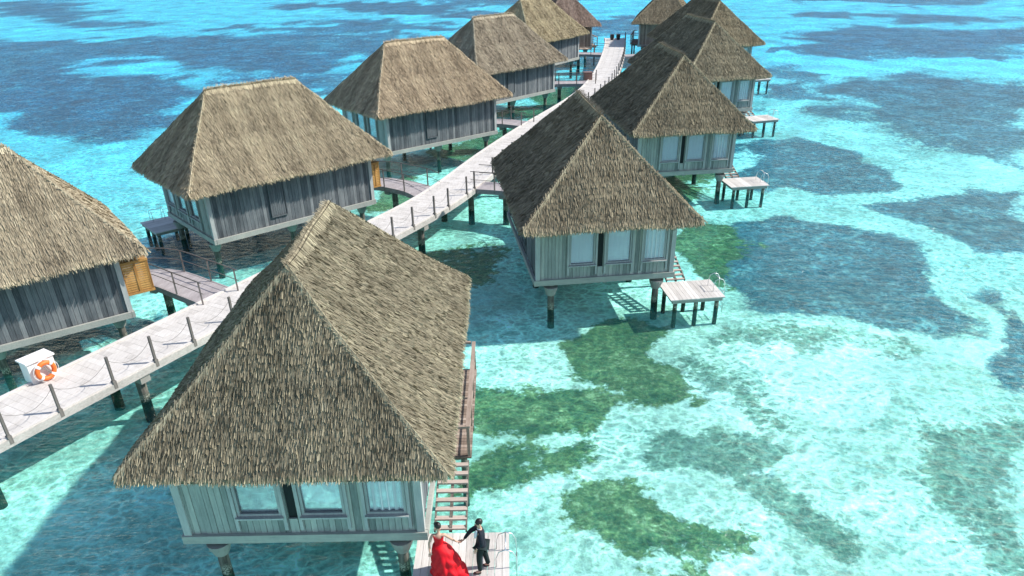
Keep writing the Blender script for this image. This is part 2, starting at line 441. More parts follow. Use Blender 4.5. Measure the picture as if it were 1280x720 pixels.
# ------------------------------------------------------------------ villas
VR = {'R1': (-5.555, 20.446, 0.0), 'R2': (3.832, 37.441, .122), 'R3': (10.919, 54.486, .13), 'R4': (16.9, 72.785, .258), 'R5': (21.941, 92.143, .293), 'R6': (21.6, 113.6, 2.92)}
VL = {'L1': (-22.079, 29.413, -.936), 'L2': (-13.87, 43.919, -.852), 'L3': (-6.763, 61.361, -.893), 'L4': (-1.133, 77.886, -.78), 'L5': (3.2, 97.6, -.64), 'L6': (7.2, 112.6, -2.95)}
LAB = {
 'R1': 'largest and closest villa, olive thatch, its window end right above the bridal couple',
 'R2': 'villa with three pale windows in mid picture, alone beside a plank platform with looped ladder',
 'R3': 'villa just behind the mid-picture one, dark roof slope over the walkway, two windows showing',
 'R4': 'villa behind the two-window villa, small slatted platform just showing beyond its eave',
 'R5': 'half hidden villa whose ridge touches the top edge, right of the far walkway',
 'R6': 'furthest villa right of the walkway end, reddish wooden wall under its roof',
 'L1': 'villa cut off by the left edge of the photo, behind the white lifebuoy box',
 'L2': 'villa with the broadest streaked tan roof, above a long grey board wall',
 'L3': 'villa with the palest pinkish tan roof, dark wall over green shallows',
 'L4': 'villa with grey tan roof beside the brown utility box, left of the far walkway',
 'L5': 'villa with streaky yellowish tan roof, between the grey tan and the reddish roofs',
 'L6': 'villa with reddish brown roof and brown wooden walls left of the walkway end'}
roofR1 = roof_meshes('R', 'thatch_olive', 11, .022, .10, .06, bl=.33, hip=.56)
roofR = roof_meshes('R', 'thatch_olive', 51, .038, .13, .07, bl=.40)
roofL = roof_meshes('L', 'thatch_tan', 91, .038, .12, .13, True, .50, bl=.44)
roofLr = (roofL[0].copy(), roofL[1].copy())
for m_ in roofLr: m_.materials[0] = M['thatch_russet']
ROOF_TINT = {'R1': (1, 1, 1), 'R2': (1.0, .96, .94), 'R3': (.95, .93, .90), 'R4': (.98, .98, .96), 'R5': (1.02, .98, .92), 'R6': (1.05, .98, .93),
             'L1': (.95, .96, .95), 'L2': (1.0, 1.0, .96), 'L3': (1.12, 1.06, 1.02), 'L4': (.95, .96, 1.0), 'L5': (1.1, 1.1, 1.0), 'L6': (1, 1, 1)}
partsR = villa_parts(False); partsL = villa_parts(True)
def tint_roof(v_, k):
    for c_ in v_.children:
        if c_.name.startswith('thatched_roof'):
            c_.color = (*ROOF_TINT[k], 1)
            for q in c_.children: q.color = (*ROOF_TINT[k], 1)
def pick(parts, screen):
    return [q for q in parts if q[0] != 'entrance_screen' or screen]
def to_brown(parts):
    out = []
    for name, me, l, subs, lab in parts:
        if name in ('wall', 'shutter'): me = me.copy(); me.materials[0] = M['deck_brown']
        out.append((name, me, l, subs, lab))
    return out
for k, (x, y, a) in VR.items():
    v_ = make_villa(pick(partsR if k != 'R6' else to_brown(partsR), k == 'R3'), roofR1 if k == 'R1' else roofR, (x, y, 0), a, LAB[k])
    tint_roof(v_, k)
for k, (x, y, a) in VL.items():
    v_ = make_villa(pick(partsL if k != 'L6' else to_brown(partsL), k in ('L1', 'L2')), roofLr if k == 'L6' else roofL, (x, y, 0), a, LAB[k])
    tint_roof(v_, k)
    if k == 'L2':
        for c_ in v_.children:
            if c_.name.startswith('entrance_screen'): c_.scale.y = .55; c_.location.y = 4.95 * .45

# ------------------------------------------------------------------ staircases and swimming platforms
def stair_parts():
    tr = []
    n = 8
    for i in range(n):
        m = MB(); m.box((0, 0, 0), (.92, .16, .06), .5 + .3 * random.random())
        tr.append((m.mesh('tread', 'tread'), (0, -1.8 - i * .285, FZ - .09 - i * .105)))
    s = []
    for xx in (-.45, 0, .45):
        m = MB(); m.beam((xx, -1.55, FZ - .14), (xx, -3.9, .63), .05 if xx else .09, .12, .2); s.append(m.mesh('stringer', 'pile'))
    return tr, s
TR, ST = stair_parts()
def platform_parts():
    d = MB()
    for k in range(13): d.box((-1.2 + k * .2, 0, 0), (.19, 2.05, .05), random.uniform(.25, .9))
    e = MB()
    for sx in (-1.13, 1.13): e.box((sx, 0, -.11), (.12, 1.95, .16), .4)
    for sy in (-.9, .9): e.box((0, sy, -.11), (2.13, .12, .16), .4)
    legs = []
    for lx, ly in ((-1, -.8), (0, -.8), (1, -.8), (-1, .8), (0, .8), (1, .8)):
        m = MB(); m.tube([(lx, ly, SEABED - .6), (lx, ly, .42)], .1, 10, .4); legs.append(m.mesh('leg', 'pile'))
    ld = MB()
    for yy in (-.35, .35):
        ld.tube([(1.5, yy, -1.1), (1.5, yy, .1), (1.48, yy, .4), (1.38, yy, .58), (1.2, yy, .64), (1.02, yy, .56), (.95, yy, .35), (.94, yy, .02)], .015, 8)
    for k in range(4): ld.tube([(1.5, -.35, -.1 - .27 * k), (1.5, .35, -.1 - .27 * k)], .02, 8)
    ld.tube([(1.2, -.35, .64), (1.2, .35, .64)], .018, 8)
    return d.mesh('deck', 'deck'), e.mesh('deck_frame', 'beam'), legs, ld.mesh('swim_ladder', 'steel', smooth=True)
PD, PE, PL, PLD = platform_parts()
WHERE = {'R1': 'the bride and groom', 'R2': 'the villa standing alone in mid picture', 'R3': 'the villa with two pale windows',
         'R4': 'the villa behind the two-window one', 'R5': 'the far villa at the top edge',
         'L1': 'the villa cut off on the left', 'L2': 'the broad streaked roof villa', 'L3': 'the palest roof villa', 'L4': 'the grey tan roof villa', 'L5': 'the streaky yellowish roof villa'}
for k, (x, y, a) in list(VR.items()) + list(VL.items()):
    if k in ('R6', 'L6'): continue
    sg = -1 if k[0] == 'L' else 1
    c, s = math.cos(a), math.sin(a)
    def w(lx, ly): return (x + c * lx * sg - s * ly, y + s * lx * sg + c * ly, 0)
    st = link('staircase', None, None, w(3.72, 0), a); st.empty_display_size = .3
    tag(st, ('open brown wooden steps leading down to the deck of ' if k == 'R1' else 'open wooden steps to the platform of ') + WHERE[k], 'stairs', 'wooden stairs beside the villas')
    for me, l in TR: link('tread', me, st, l)
    for me in ST: link('stringer', me, st)
    pl = link('swimming_platform', None, None, (w(4.1, -5.0)[0], w(4.1, -5.0)[1], .6), a); pl.empty_display_size = .3
    tag(pl, ('pale plank platform on short piles carrying ' if k == 'R1' else 'low pale plank platform over the water below ') + WHERE[k], 'platform', 'small plank platforms at the villas')
    link('deck', PD, pl); link('deck_frame', PE, pl)
    for me in PL: link('leg', me, pl, (0, 0, -.6))
    o = link('swim_ladder', PLD, pl)
    if sg < 0: o.rotation_euler = (0, 0, PI)

# ------------------------------------------------------------------ boardwalk
def resample(pts, step):
    pts = [Vector((p[0], p[1], 0)) for p in pts]
    # Catmull-Rom through the points
    dense = []
    for i in range(len(pts) - 1):
        p0 = pts[max(i - 1, 0)]; p1 = pts[i]; p2 = pts[i + 1]; p3 = pts[min(i + 2, len(pts) - 1)]
        for k in range(24):
            t = k / 24
            dense.append(.5 * ((2 * p1) + (p2 - p0) * t + (2 * p0 - 5 * p1 + 4 * p2 - p3) * t * t + (3 * p1 - p0 - 3 * p2 + p3) * t ** 3))
    dense.append(pts[-1])
    out = [dense[0]]; acc = 0
    for a, b in zip(dense[:-1], dense[1:]):
        d = (b - a).length
        while acc + d >= step:
            a = a.lerp(b, (step - acc) / d); d = (b - a).length; out.append(a.copy()); acc = 0
        acc += d
    return out
def deck_mesh(path, width, z, seed, mat='deck', lanes=4, kerb=True):
    r = random.Random(seed); mb = MB(); N = len(path)
    lt = [r.uniform(-.08, .08) for _ in range(lanes)]
    def frame(i):
        d = (path[min(i + 1, N - 1)] - path[max(i - 1, 0)]).normalized(); return d, Vector((d.y, -d.x, 0))
    for i in range(N - 1):
        d0, n0 = frame(i); d1, n1 = frame(i + 1); g = .003
        a, b = path[i] + d0 * g, path[i + 1] - d1 * g
        for l in range(lanes):
            w0 = -width / 2 + width * l / lanes + .009; w1 = -width / 2 + width * (l + 1) / lanes - .009
            zt = z + r.uniform(-.004, .004); q = [(a + n0 * w0), (a + n0 * w1), (b + n1 * w1), (b + n1 * w0)]
            mb.add([(p.x, p.y, zt) for p in q] + [(p.x, p.y, zt - .05) for p in q],
                   [(0, 1, 2, 3), (4, 7, 6, 5), (0, 4, 5, 1), (1, 5, 6, 2), (2, 6, 7, 3), (3, 7, 4, 0)], min(1, max(0, r.gauss(.55, .09) + lt[l])))
    m1 = mb.mesh('deck', mat)
    kbs = []
    for sd in (-1, 1):
        kb = MB(); kbs.append(kb)
        for i in range(0, N - 1, 3):
            j = min(i + 3, N - 1)
            _, n0 = frame(i); _, n1 = frame(j)
            a = path[i] + n0 * sd * (width / 2 - .02); b = path[j] + n1 * sd * (width / 2 - .02)
            if kerb: kb.beam((a.x, a.y, z + .035), (b.x, b.y, z + .035), .12, .06, .75)
            a2 = path[i] + n0 * sd * (width / 2 + .045); b2 = path[j] + n1 * sd * (width / 2 + .045)
            kb.beam((a2.x, a2.y, z - .13), (b2.x, b2.y, z - .13), .08, .28, .35)
    return m1, [q.mesh('edge_beam', 'deck' if kerb else mat) for q in kbs]
MAIN = [(-22.6, 11.5), (-19.3, 17.5), (-17.35, 21.2), (-13.75, 27.55), (-10.2, 33.9), (-6.4, 40.6), (-4.55, 44.2), (-3.0, 48.2), (-.9, 54.5), (2.3, 63.0), (5.95, 71.7), (8.4, 78.5), (10.3, 86.0), (12.1, 95.0), (13.9, 106.0), (14.95, 113.5), (15.3, 117.5)]
path = resample(MAIN, .3)
wk = link('boardwalk', None, None, (0, 0, 0))
tag(wk, 'long pale boardwalk on piles winding between the two rows of villas', 'walkway')
WID = 2.7; DZ = 1.5
m1, m2 = deck_mesh(path, WID, DZ, 5)
link('deck', m1, wk); [link('edge_beam', q, wk) for q in m2]
def at_dist(path, step, s):
    i = min(int(s / step), len(path) - 2); d = (path[i + 1] - path[i]).normalized()
    return path[i], d, Vector((d.y, -d.x, 0))
def pile_mesh():
    m = MB(); m.tube([(0, 0, SEABED - .8), (.02, 0, .3), (0, 0, DZ - .42)], [.21, .19, .18], 12, .5); return m.mesh('pile', 'pile')
PM = pile_mesh()
cb = MB(); cb.box((0, 0, DZ - .42), (2.75, .42, .3), .5); cb.box((0, 0, DZ - .24), (2.5, .3, .09), .3); CBM = cb.mesh('crossbeam', 'concrete')
cb2 = MB(); cb2.box((0, 0, DZ - .4), (1.5, .36, .3), .5); CBS = cb2.mesh('crossbeam', 'concrete')
s0 = 9.9; total = (len(path) - 1) * .3
s = s0 - 6.2
while s < total:
    p, d, n = at_dist(path, .3, s); rz = math.atan2(n.y, n.x)
    link('crossbeam', CBM, wk, (p.x, p.y, 0), rz)
    for sd in (-.95, .95): q = p + n * sd; link('pile', PM, wk, (q.x, q.y, 0))
    s += 6.2
pm = MB(); pm.box((0, 0, .48), (.085, .085, 1.24), .4); pm.box((0, 0, -.02), (.15, .13, .3), .6); PST = pm.mesh('railing_post', 'post')
# near row of posts: surveyed spots first, then evenly along the ocean side
spots = []
def project_s(x, y):
    best = min(range(len(path)), key=lambda i: (path[i].x - x) ** 2 + (path[i].y - y) ** 2); return best * .3
known = [project_s(*q) for q in [(-19.4, 14.9), (-17.8, 17.6), (-16.33, 20.36), (-15.1, 21.88), (-14.07, 23.53), (-12.92, 24.9), (-12.2, 27.1), (-6.27, 38.3), (-5.1, 39.85), (-3.99, 41.6), (-3.12, 43.45), (-2.37, 45.55)]]
known += [known[6] + (known[7] - known[6]) * k / 7 for k in range(1, 7)]
known = sorted(known)
s = known[-1] + 1.3
spots = known + [s]
s += 3.2
while s < total - 1: spots.append(s); s += 2.1
tops = []
for s in spots:
    p, d, n = at_dist(path, .3, s); q = p + n * (WID / 2 + .02)
    link('railing_post', PST, wk, (q.x, q.y, DZ), math.atan2(n.y, n.x)); tops.append((q.x, q.y))
rp = []
for a, b in zip(tops[:-1], tops[1:]):
    if math.hypot(a[0] - b[0], a[1] - b[1]) > 4: continue
    m = MB(); z = DZ + .95
    m.tube([(a[0] + (b[0] - a[0]) * t, a[1] + (b[1] - a[1]) * t, z - .75 * 4 * t * (1 - t) * .55) for t in [i / 8 for i in range(9)]], .008, 6)
    link('rope', m.mesh('rope', 'rope'), wk)

# side footbridges to each villa's back door
def footbridge(k, va, pts, label, width=1.5, rails=True, zr=0.0):
    fb = link('footbridge', None, None, (0, 0, 0)); tag(fb, label, 'footbridge', 'footbridges from the walkway to the villas')
    pa = resample(pts, .22)
    a, b = deck_mesh(pa, width, DZ - .02, 7, 'deck_grey', 1, False)
    link('deck', a, fb); [link('edge_beam', q, fb) for q in b]
    ln = (len(pa) - 1) * .22
    for s in ([ln * .4] if ln < 6 else [ln * .25, ln * .72]):
        p, d, n = at_dist(pa, .22, s)
        link('crossbeam', CBS, fb, (p.x, p.y, 0), math.atan2(n.y, n.x))
        link('pile', PM, fb, (p.x, p.y, 0))
    if rails:
        for sd in (-1, 1):
            rb = MB(); N = len(pa); off = [pa[i] + at_dist(pa, .22, i * .22)[2] * sd * (width / 2 + .05) for i in range(N)]
            for zz, rr in ((1.05, .026), (.55, .018)):
                rb.tube([(p.x, p.y, DZ + zz) for p in off[::2]], rr, 6)
            ro = link('railing', rb.mesh('railing', 'post'), fb)
            i = 0
            while i < N:
                pb = MB(); p = off[i]; pb.box((p.x, p.y, DZ + .42), (.07, .07, 1.26), .5, rz=.4)
                link('railing_post', pb.mesh('railing_post', 'post'), ro); i += 9
FB = {
 'L1': ([(-17.95, 33.5), (-16.4, 33.6), (-14.2, 32.1), (-12.6, 30.9)], 'railed footbridge joining the walkway beside the golden wood screen'),
 'L2': ([(-9.2, 48.7), (-7.8, 48.5), (-5.9, 47.2), (-4.9, 45.9)], 'footbridge from the walkway to the streaked roof villa, over green shallows'),
 'L3': ([(-2.0, 65.5), (-.3, 65.4), (1.2, 64.6), (2.2, 63.9)], 'footbridge from the walkway to the palest roof villa'),
 'L4': ([(3.3, 82.4), (5.2, 83.0), (7.4, 83.0), (9.2, 82.8)], 'footbridge beside the brown utility box to the grey tan roof villa'),
 'L5': ([(7.0, 102.7), (8.6, 103.3), (10.6, 103.0), (12.6, 102.2)], 'footbridge to the streaky yellowish roof villa'),
 'R1': ([(-5.6, 26.1), (-5.7, 28.2), (-7.2, 31.0), (-9.8, 32.4)], 'footbridge from the walkway to the large close villa'),
 'R2': ([(3.1, 43.0), (2.6, 44.9), (.6, 46.6), (-2.3, 47.6)], 'footbridge from the walkway to the villa standing alone in mid picture'),
 'R3': ([(10.1, 60.2), (9.8, 62.4), (7.6, 64.6), (4.2, 65.3)], 'footbridge from the walkway to the two-window villa'),
 'R4': ([(15.3, 78.4), (14.8, 80.2), (12.6, 81.6), (10.4, 81.6)], 'footbridge to the villa behind the two-window one'),
 'R5': ([(20.1, 97.8), (19.5, 99.6), (17.0, 101.0), (14.3, 100.6)], 'footbridge to the far half hidden villa at the top edge'),
}
for k, (pts, lab) in FB.items():
    footbridge(k, None, pts, lab, 1.7 if k[0] == 'L' else 1.5, rails=k[0] == 'L' or k == 'R2')

# ------------------------------------------------------------------ lifebuoy and its box, utility box, far pots
bx = link('lifebuoy_box', None, None, (-17.25, 24.3, DZ), math.radians(57)); tag(bx, 'white painted box on the edge of the boardwalk behind the orange lifebuoy', 'box')
b = MB(); b.box((0, 0, .4), (.95, .55, .8), .5); b.box((0, 0, .04), (.85, .6, .08), .5); link('body', b.mesh('body', 'white'), bx)
b = MB(); b.box((0, 0, .83), (1.06, .68, .06), .5); b.box((0, -.3, .76), (.1, .03, .1), .2); link('lid', b.mesh('lid', 'white'), bx)
hk = MB(); hk.tube([(-.05, -.26, .62), (-.05, -.36, .62), (-.05, -.38, .68)], .012, 6); hk.tube([(.05, -.26, .62), (.05, -.36, .62), (.05, -.38, .68)], .012, 6); link('hook', hk.mesh('hook', 'steel'), bx)
def ring(R_, r_, a0, a1, n, c=(0, 0, 0)): return [(c[0] + R_ * math.cos(a0 + (a1 - a0) * i / n), c[1], c[2] + R_ * math.sin(a0 + (a1 - a0) * i / n)) for i in range(n + 1)]
buoy = MB(); buoy.tube(ring(.3, .09, 0, 2 * PI, 36)[:-1], .085, 12, closed=True)
bo = link('lifebuoy', buoy.mesh('lifebuoy', 'orange', smooth=True), None, (-17.25 + .47 * math.sin(math.radians(57)) , 24.3 - .47 * math.cos(math.radians(57)), DZ + .42), math.radians(57))
tag(bo, 'orange ring lifebuoy with white bands hanging on the white box', 'lifebuoy')
for k in range(4):
    a = PI / 4 + k * PI / 2
    m = MB(); m.tube(ring(.3, 0, a - .16, a + .16, 5), .09, 12); link('band', m.mesh('band', 'white', smooth=True), bo)
m = MB()
pts = []
for k in range(4):
    a = PI / 4 + k * PI / 2
    for j in range(7):
        t = j / 6; an = a + t * PI / 2; rr = .40 + .05 * math.sin(PI * t); pts.append((rr * math.cos(an), -.02, rr * math.sin(an) ))
m.tube(pts, .012, 6, closed=True); link('grab_line', m.mesh('grab_line', 'white'), bo)
m = MB()
for k in range(3): m.tube([(-.12 + .07 * k, -.07, .18), (.02 + .05 * k, -.1, .02 - .05 * k), (.1, -.09, -.15)], .014, 6)
link('throw_line', m.mesh('throw_line', 'rope'), bo)
ub = link('utility_box', None, None, (8.45, 84.3, DZ), .2); tag(ub, 'low brown utility box at the edge of the far boardwalk', 'box')
b = MB(); b.box((0, 0, .35), (.8, .6, .7), .5); link('body', b.mesh('body', 'brown_box'), ub)
b = MB(); b.box((0, 0, .73), (.9, .7, .06), .5); b.box((0, -.37, .6), (.14, .03, .05), .5); link('lid', b.mesh('lid', 'brown_box'), ub)
for i, (px, py) in enumerate(((14.72, 115.2), (15.6, 115.4))):
    b = MB(); b.lathe([(0, 0), (.18, 0), (.24, .1), (.3, .45), (.27, .6), (.31, .68), (.28, .7), (.24, .6), (0, .58)], (0, 0, 0), 18)
    o = link('dark_pot', b.mesh('dark_pot', 'dark_pot', smooth=True), None, (px, py, DZ))
    tag(o, 'small dark pot standing on the far end of the boardwalk', 'pot', 'dark pots at the walkway end')

# ------------------------------------------------------------------ people
def skinned(name, mat, joints, edges, parent=None, sub=2, root=None, loc=None, rz=None):
    names = list(joints); me = bpy.data.meshes.new(name)
    me.from_pydata([joints[n][0] for n in names], [(names.index(a), names.index(b)) for a, b in edges], [])
    o = link(name, me, parent, loc, rz)
    sk = o.modifiers.new('Skin', 'SKIN'); 
    if not me.skin_vertices:
        bpy.context.view_layer.objects.active = o
        me.attributes  # touch
    lay = me.skin_vertices[0].data if me.skin_vertices else None
    for i, n in enumerate(names):
        r = joints[n][1]; r = r if isinstance(r, tuple) else (r, r)
        lay[i].radius = r; lay[i].use_root = (n == (root or names[0]))
    sk.use_smooth_shade = True; sk.branch_smoothing = .6
    s = o.modifiers.new('Subdivision', 'SUBSURF'); s.levels = sub; s.render_levels = sub
    me.materials.append(M[mat]); return o
def ellipsoid(mb, c, r, n=16, m=10, R=None, cut=None):
    prof = []
    for i in range(m + 1):
        a = -PI / 2 + PI * i / m; prof.append((math.cos(a), math.sin(a)))
    b = len(mb.v); c = Vector(c)
    for pr, pz in prof:
        for k in range(n):
            a = 2 * PI * k / n; p = Vector((r[0] * pr * math.cos(a), r[1] * pr * math.sin(a), r[2] * pz))
            mb.v.append(tuple(c + (R @ p if R else p)))
    for i in range(m):
        for k in range(n):
            mb.f.append([b + i * n + k, b + i * n + (k + 1) % n, b + (i + 1) * n + (k + 1) % n, b + (i + 1) * n + k]); mb.t.append(.5); mb.mi.append(0)
def head_parts(parent, pos, rz, long_hair=False):
    """nose, mouth, ears and hair on a head of about 23 cm facing local -y"""
    R = Matrix.Rotation(rz, 3, 'Z'); c = Vector(pos)
    f = MB()
    ellipsoid(f, c + R @ Vector((0, -.096, -.012)), (.014, .02, .024), 8, 6, R)
    for sx in (-1, 1): ellipsoid(f, c + R @ Vector((.078 * sx, .005, -.005)), (.012, .022, .034), 8, 6, R)
    link('face', f.mesh('face', 'skin', smooth=True), parent)
    e = MB()
    for sx in (-1, 1): ellipsoid(e, c + R @ Vector((.031 * sx, -.082, .014)), (.013, .010, .008), 8, 6, R)
    link('eyes', e.mesh('eyes', 'hair', smooth=True), parent)
    l = MB(); ellipsoid(l, c + R @ Vector((0, -.088, -.052)), (.024, .009, .008), 8, 6, R); link('mouth', l.mesh('mouth', 'lips', smooth=True), parent)
    h = MB()
    ellipsoid(h, c + R @ Vector((0, .016, .035)), (.088, .102, .098), 16, 10, R @ Matrix.Rotation(math.radians(-12), 3, 'X'))
    if long_hair:
        ellipsoid(h, c + R @ Vector((0, .105, .03)), (.055, .05, .055), 12, 8, R)
        ellipsoid(h, c + R @ Vector((0, .07, -.04)), (.06, .05, .07), 12, 8, R)
    link('hair', h.mesh('hair', 'hair', smooth=True), parent)
def rotz(p, a): return (p[0] * math.cos(a) - p[1] * math.sin(a), p[0] * math.sin(a) + p[1] * math.cos(a), p[2])
def hand(joints, edges, wrist, direction, palmside, thumb, pre, curl=.5):
    """five bent fingers of different lengths growing from the palm"""
    w = Vector(joints[wrist][0]); d = Vector(direction).normalized(); s = Vector(palmside).normalized(); n = d.cross(s).normalized()
    p = w + d * .05; joints[pre + 'palm'] = (tuple(p), (.026, .016)); edges.append((wrist, pre + 'palm'))
    for k, (off, ln) in enumerate(((-.030, .072), (-.010, .082), (.010, .077), (.029, .060))):
        a = p + d * .035 + s * off; b = a + d * ln * .45 + n * curl * .02; c = b + d * ln * .4 + n * curl * .045
        for q, pt, r in (('a', a, .0095), ('b', b, .0088), ('c', c, .0075)): joints[f'{pre}{k}{q}'] = (tuple(pt), r)
        edges += [(pre + 'palm', f'{pre}{k}a'), (f'{pre}{k}a', f'{pre}{k}b'), (f'{pre}{k}b', f'{pre}{k}c')]
    a = w + d * .03 + s * thumb * .035; b = a + d * .03 + s * thumb * .022 + n * .012; c = b + d * .028 + n * .015
    for q, pt, r in (('ta', a, .011), ('tb', b, .010), ('tc', c, .008)): joints[pre + q] = (tuple(pt), r)
    edges += [(pre + 'palm', pre + 'ta'), (pre + 'ta', pre + 'tb'), (pre + 'tb', pre + 'tc')]

# groom: faces the bride (towards -x, half turned to the camera), stands on the platform deck
GZ = .626
gx, gy = -.88, 15.0
# clasped hands meet between them
meet = Vector((-1.45, 15.06, GZ + .98))
def W2(p): return (p[0] + gx, p[1] + gy, p[2] + GZ)
J = {'pelvis': ((0, 0, .93), (.15, .11)), 'belly': ((0, 0, 1.08), (.14, .10)), 'chest': ((-.01, -.01, 1.30), (.17, .115)), 'neckb': ((-.02, -.01, 1.47), .07), 'neck': ((-.03, -.015, 1.54), .052),
     'chin': ((-.045, -.02, 1.60), (.062, .068)), 'skull': ((-.045, -.015, 1.69), (.078, .088)), 'crown': ((-.045, -.01, 1.745), (.06, .07)),
     'hipL': ((-.03, -.09, .86), .085), 'kneeL': ((-.07, -.13, .48), .058), 'ankleL': ((-.05, -.14, .10), .042), 'toeL': ((-.19, -.15, .045), (.04, .032)),
     'hipR': ((.02, .09, .86), .085), 'kneeR': ((.08, .12, .48), .058), 'ankleR': ((.16, .13, .10), .042), 'toeR': ((.04, .15, .045), (.04, .032)),
     'shL': ((-.02, -.19, 1.43), .062), 'elL': ((.03, -.25, 1.15), .045), 'wrL': ((-.12, -.22, .95), .028),
     'shR': ((-.03, .17, 1.43), .062), 'elR': ((-.29, .17, 1.24), .045), 'wrR': ((meet.x - gx + .09, meet.y - gy + .02, meet.z - GZ + .02), .028)}
Ed = [('pelvis', 'belly'), ('belly', 'chest'), ('chest', 'neckb'), ('neckb', 'neck'), ('neck', 'chin'), ('chin', 'skull'), ('skull', 'crown'), ('pelvis', 'hipL'), ('hipL', 'kneeL'), ('kneeL', 'ankleL'), ('ankleL', 'toeL'),
      ('pelvis', 'hipR'), ('hipR', 'kneeR'), ('kneeR', 'ankleR'), ('ankleR', 'toeR'), ('chest', 'shL'), ('shL', 'elL'), ('elL', 'wrL'), ('chest', 'shR'), ('shR', 'elR'), ('elR', 'wrR')]
TH = math.radians(28)                                      # turned so that the chest shows a little to the viewer
Jb = dict(J); Eb = list(Ed)
for q in ('pelvis', 'belly', 'chest', 'hipL', 'hipR', 'kneeL', 'kneeR', 'shL', 'shR', 'elL', 'elR'):        # slimmer where cloth covers the body
    r_ = J[q][1]; r_ = r_ if isinstance(r_, tuple) else (r_, r_); Jb[q] = (J[q][0], (r_[0] * .74, r_[1] * .74))
hand(Jb, Eb, 'wrL', (-.3, .1, -1), (1, 0, 0), -1, 'l')
hand(Jb, Eb, 'wrR', (-1, 0, -.25), (0, 1, 0), 1, 'r', .9)
groom = skinned('person', 'skin', Jb, Eb, None, 2, 'pelvis', (gx, gy, GZ))
tag(groom, 'groom in dark suit and white shirt standing with one arm out to the bride', 'person', None)
def sub(keys, grow=1.0, extra=None, over=None):
    o = {}
    for k in keys:
        p, r = J[k]; r = r if isinstance(r, tuple) else (r, r); o[k] = (p, (r[0] * grow + .014, r[1] * grow + .014))
    if over: o.update(over)
    e = [x for x in Ed if x[0] in o and x[1] in o] + (extra or [])
    return o, e
jj, ee = sub(['belly', 'chest', 'shL', 'elL', 'wrL', 'shR', 'elR', 'wrR'], 1.16, [('belly', 'hem')], {'hem': ((.01, 0, .84), (.20, .17)), 'collar': ((-.01, 0, 1.46), (.09, .085))}); ee.append(('chest', 'collar'))
for wname, el in (('wrL', 'elL'), ('wrR', 'elR')):
    jj[wname] = (tuple(Vector(J[wname][0]).lerp(Vector(J[el][0]), .12)), .037)
skinned('jacket', 'suit', jj, ee, groom, 2, 'belly')
jj, ee = sub(['pelvis', 'hipL', 'kneeL', 'ankleL', 'hipR', 'kneeR', 'ankleR'], 1.15); jj['ankleL'] = (jj['ankleL'][0], .065); jj['ankleR'] = (jj['ankleR'][0], .065)
skinned('trousers', 'trouser', jj, ee, groom, 2, 'pelvis')
for sd in 'LR':
    a, t = Vector(J['ankle' + sd][0]), Vector(J['toe' + sd][0])
    skinned('shoe', 'shoe', {'a': ((a.x + .03, a.y, .05), (.045, .045)), 'b': (((a.x + t.x) / 2, (a.y + t.y) / 2, .045), (.045, .04)), 'c': ((t.x - .05, t.y, .035), (.038, .03))}, [('a', 'b'), ('b', 'c')], groom, 2)
sh = MB(); ellipsoid(sh, (-.135, -.07, 1.33), (.03, .065, .14), 12, 8, Matrix.Rotation(.25, 3, 'Y') @ Matrix.Rotation(.5, 3, 'Z')); ellipsoid(sh, (-.03, -.012, 1.49), (.066, .066, .03), 12, 6)
link('shirt', sh.mesh('shirt', 'shirt', smooth=True), groom)
head_parts(groom, (-.05, -.018, 1.675), math.radians(-68))

# bride in a strapless red gown whose train spreads over the deck towards the groom
bxx, byy = -1.98, 14.88
J2 = {'pelvis': ((0, 0, .95), (.15, .11)), 'waist': ((0, .02, 1.10), (.105, .08)), 'chest': ((.0, .04, 1.27), (.125, .09)), 'neckb': ((-.0, .06, 1.40), .05), 'neck': ((-.0, .07, 1.46), .042),
      'chin': ((0.005, .07, 1.52), (.055, .06)), 'skull': ((0.005, .08, 1.61), (.072, .08)), 'crown': ((0.005, .085, 1.655), (.055, .062)),
      'hipL': ((-.09, 0, .85), .09), 'kneeL': ((-.1, 0, .48), .055), 'ankleL': ((-.1, .02, .09), .035), 'hipR': ((.09, 0, .85), .09), 'kneeR': ((.1, 0, .48), .055), 'ankleR': ((.1, .02, .09), .035),
      'shL': ((-.16, .05, 1.35), .044), 'elL': ((-.25, -.03, 1.12), .034), 'wrL': ((-.24, -.12, .92), .023),
      'shR': ((.15, .05, 1.35), .044), 'elR': ((.33, .07, 1.17), .034), 'wrR': ((meet.x - bxx - .08, meet.y - byy, meet.z - GZ), .023)}
E2 = [e for e in [('pelvis', 'waist'), ('waist', 'chest'), ('chest', 'neckb')] + Ed[3:] if e[0] in J2 and e[1] in J2]
hand(J2, E2, 'wrL', (0, -.2, -1), (1, 0, 0), 1, 'l')
hand(J2, E2, 'wrR', (1, 0, -.2), (0, 1, 0), 1, 'r', .9)
bride = skinned('person', 'skin', J2, E2, None, 2, 'pelvis', (bxx, byy, GZ))
tag(bride, 'bride in a strapless red gown with wide train, dark hair tied up', 'person', None)
head_parts(bride, (.005, .078, 1.595), math.radians(38), True)
g = MB(); n = 84; rows = 30
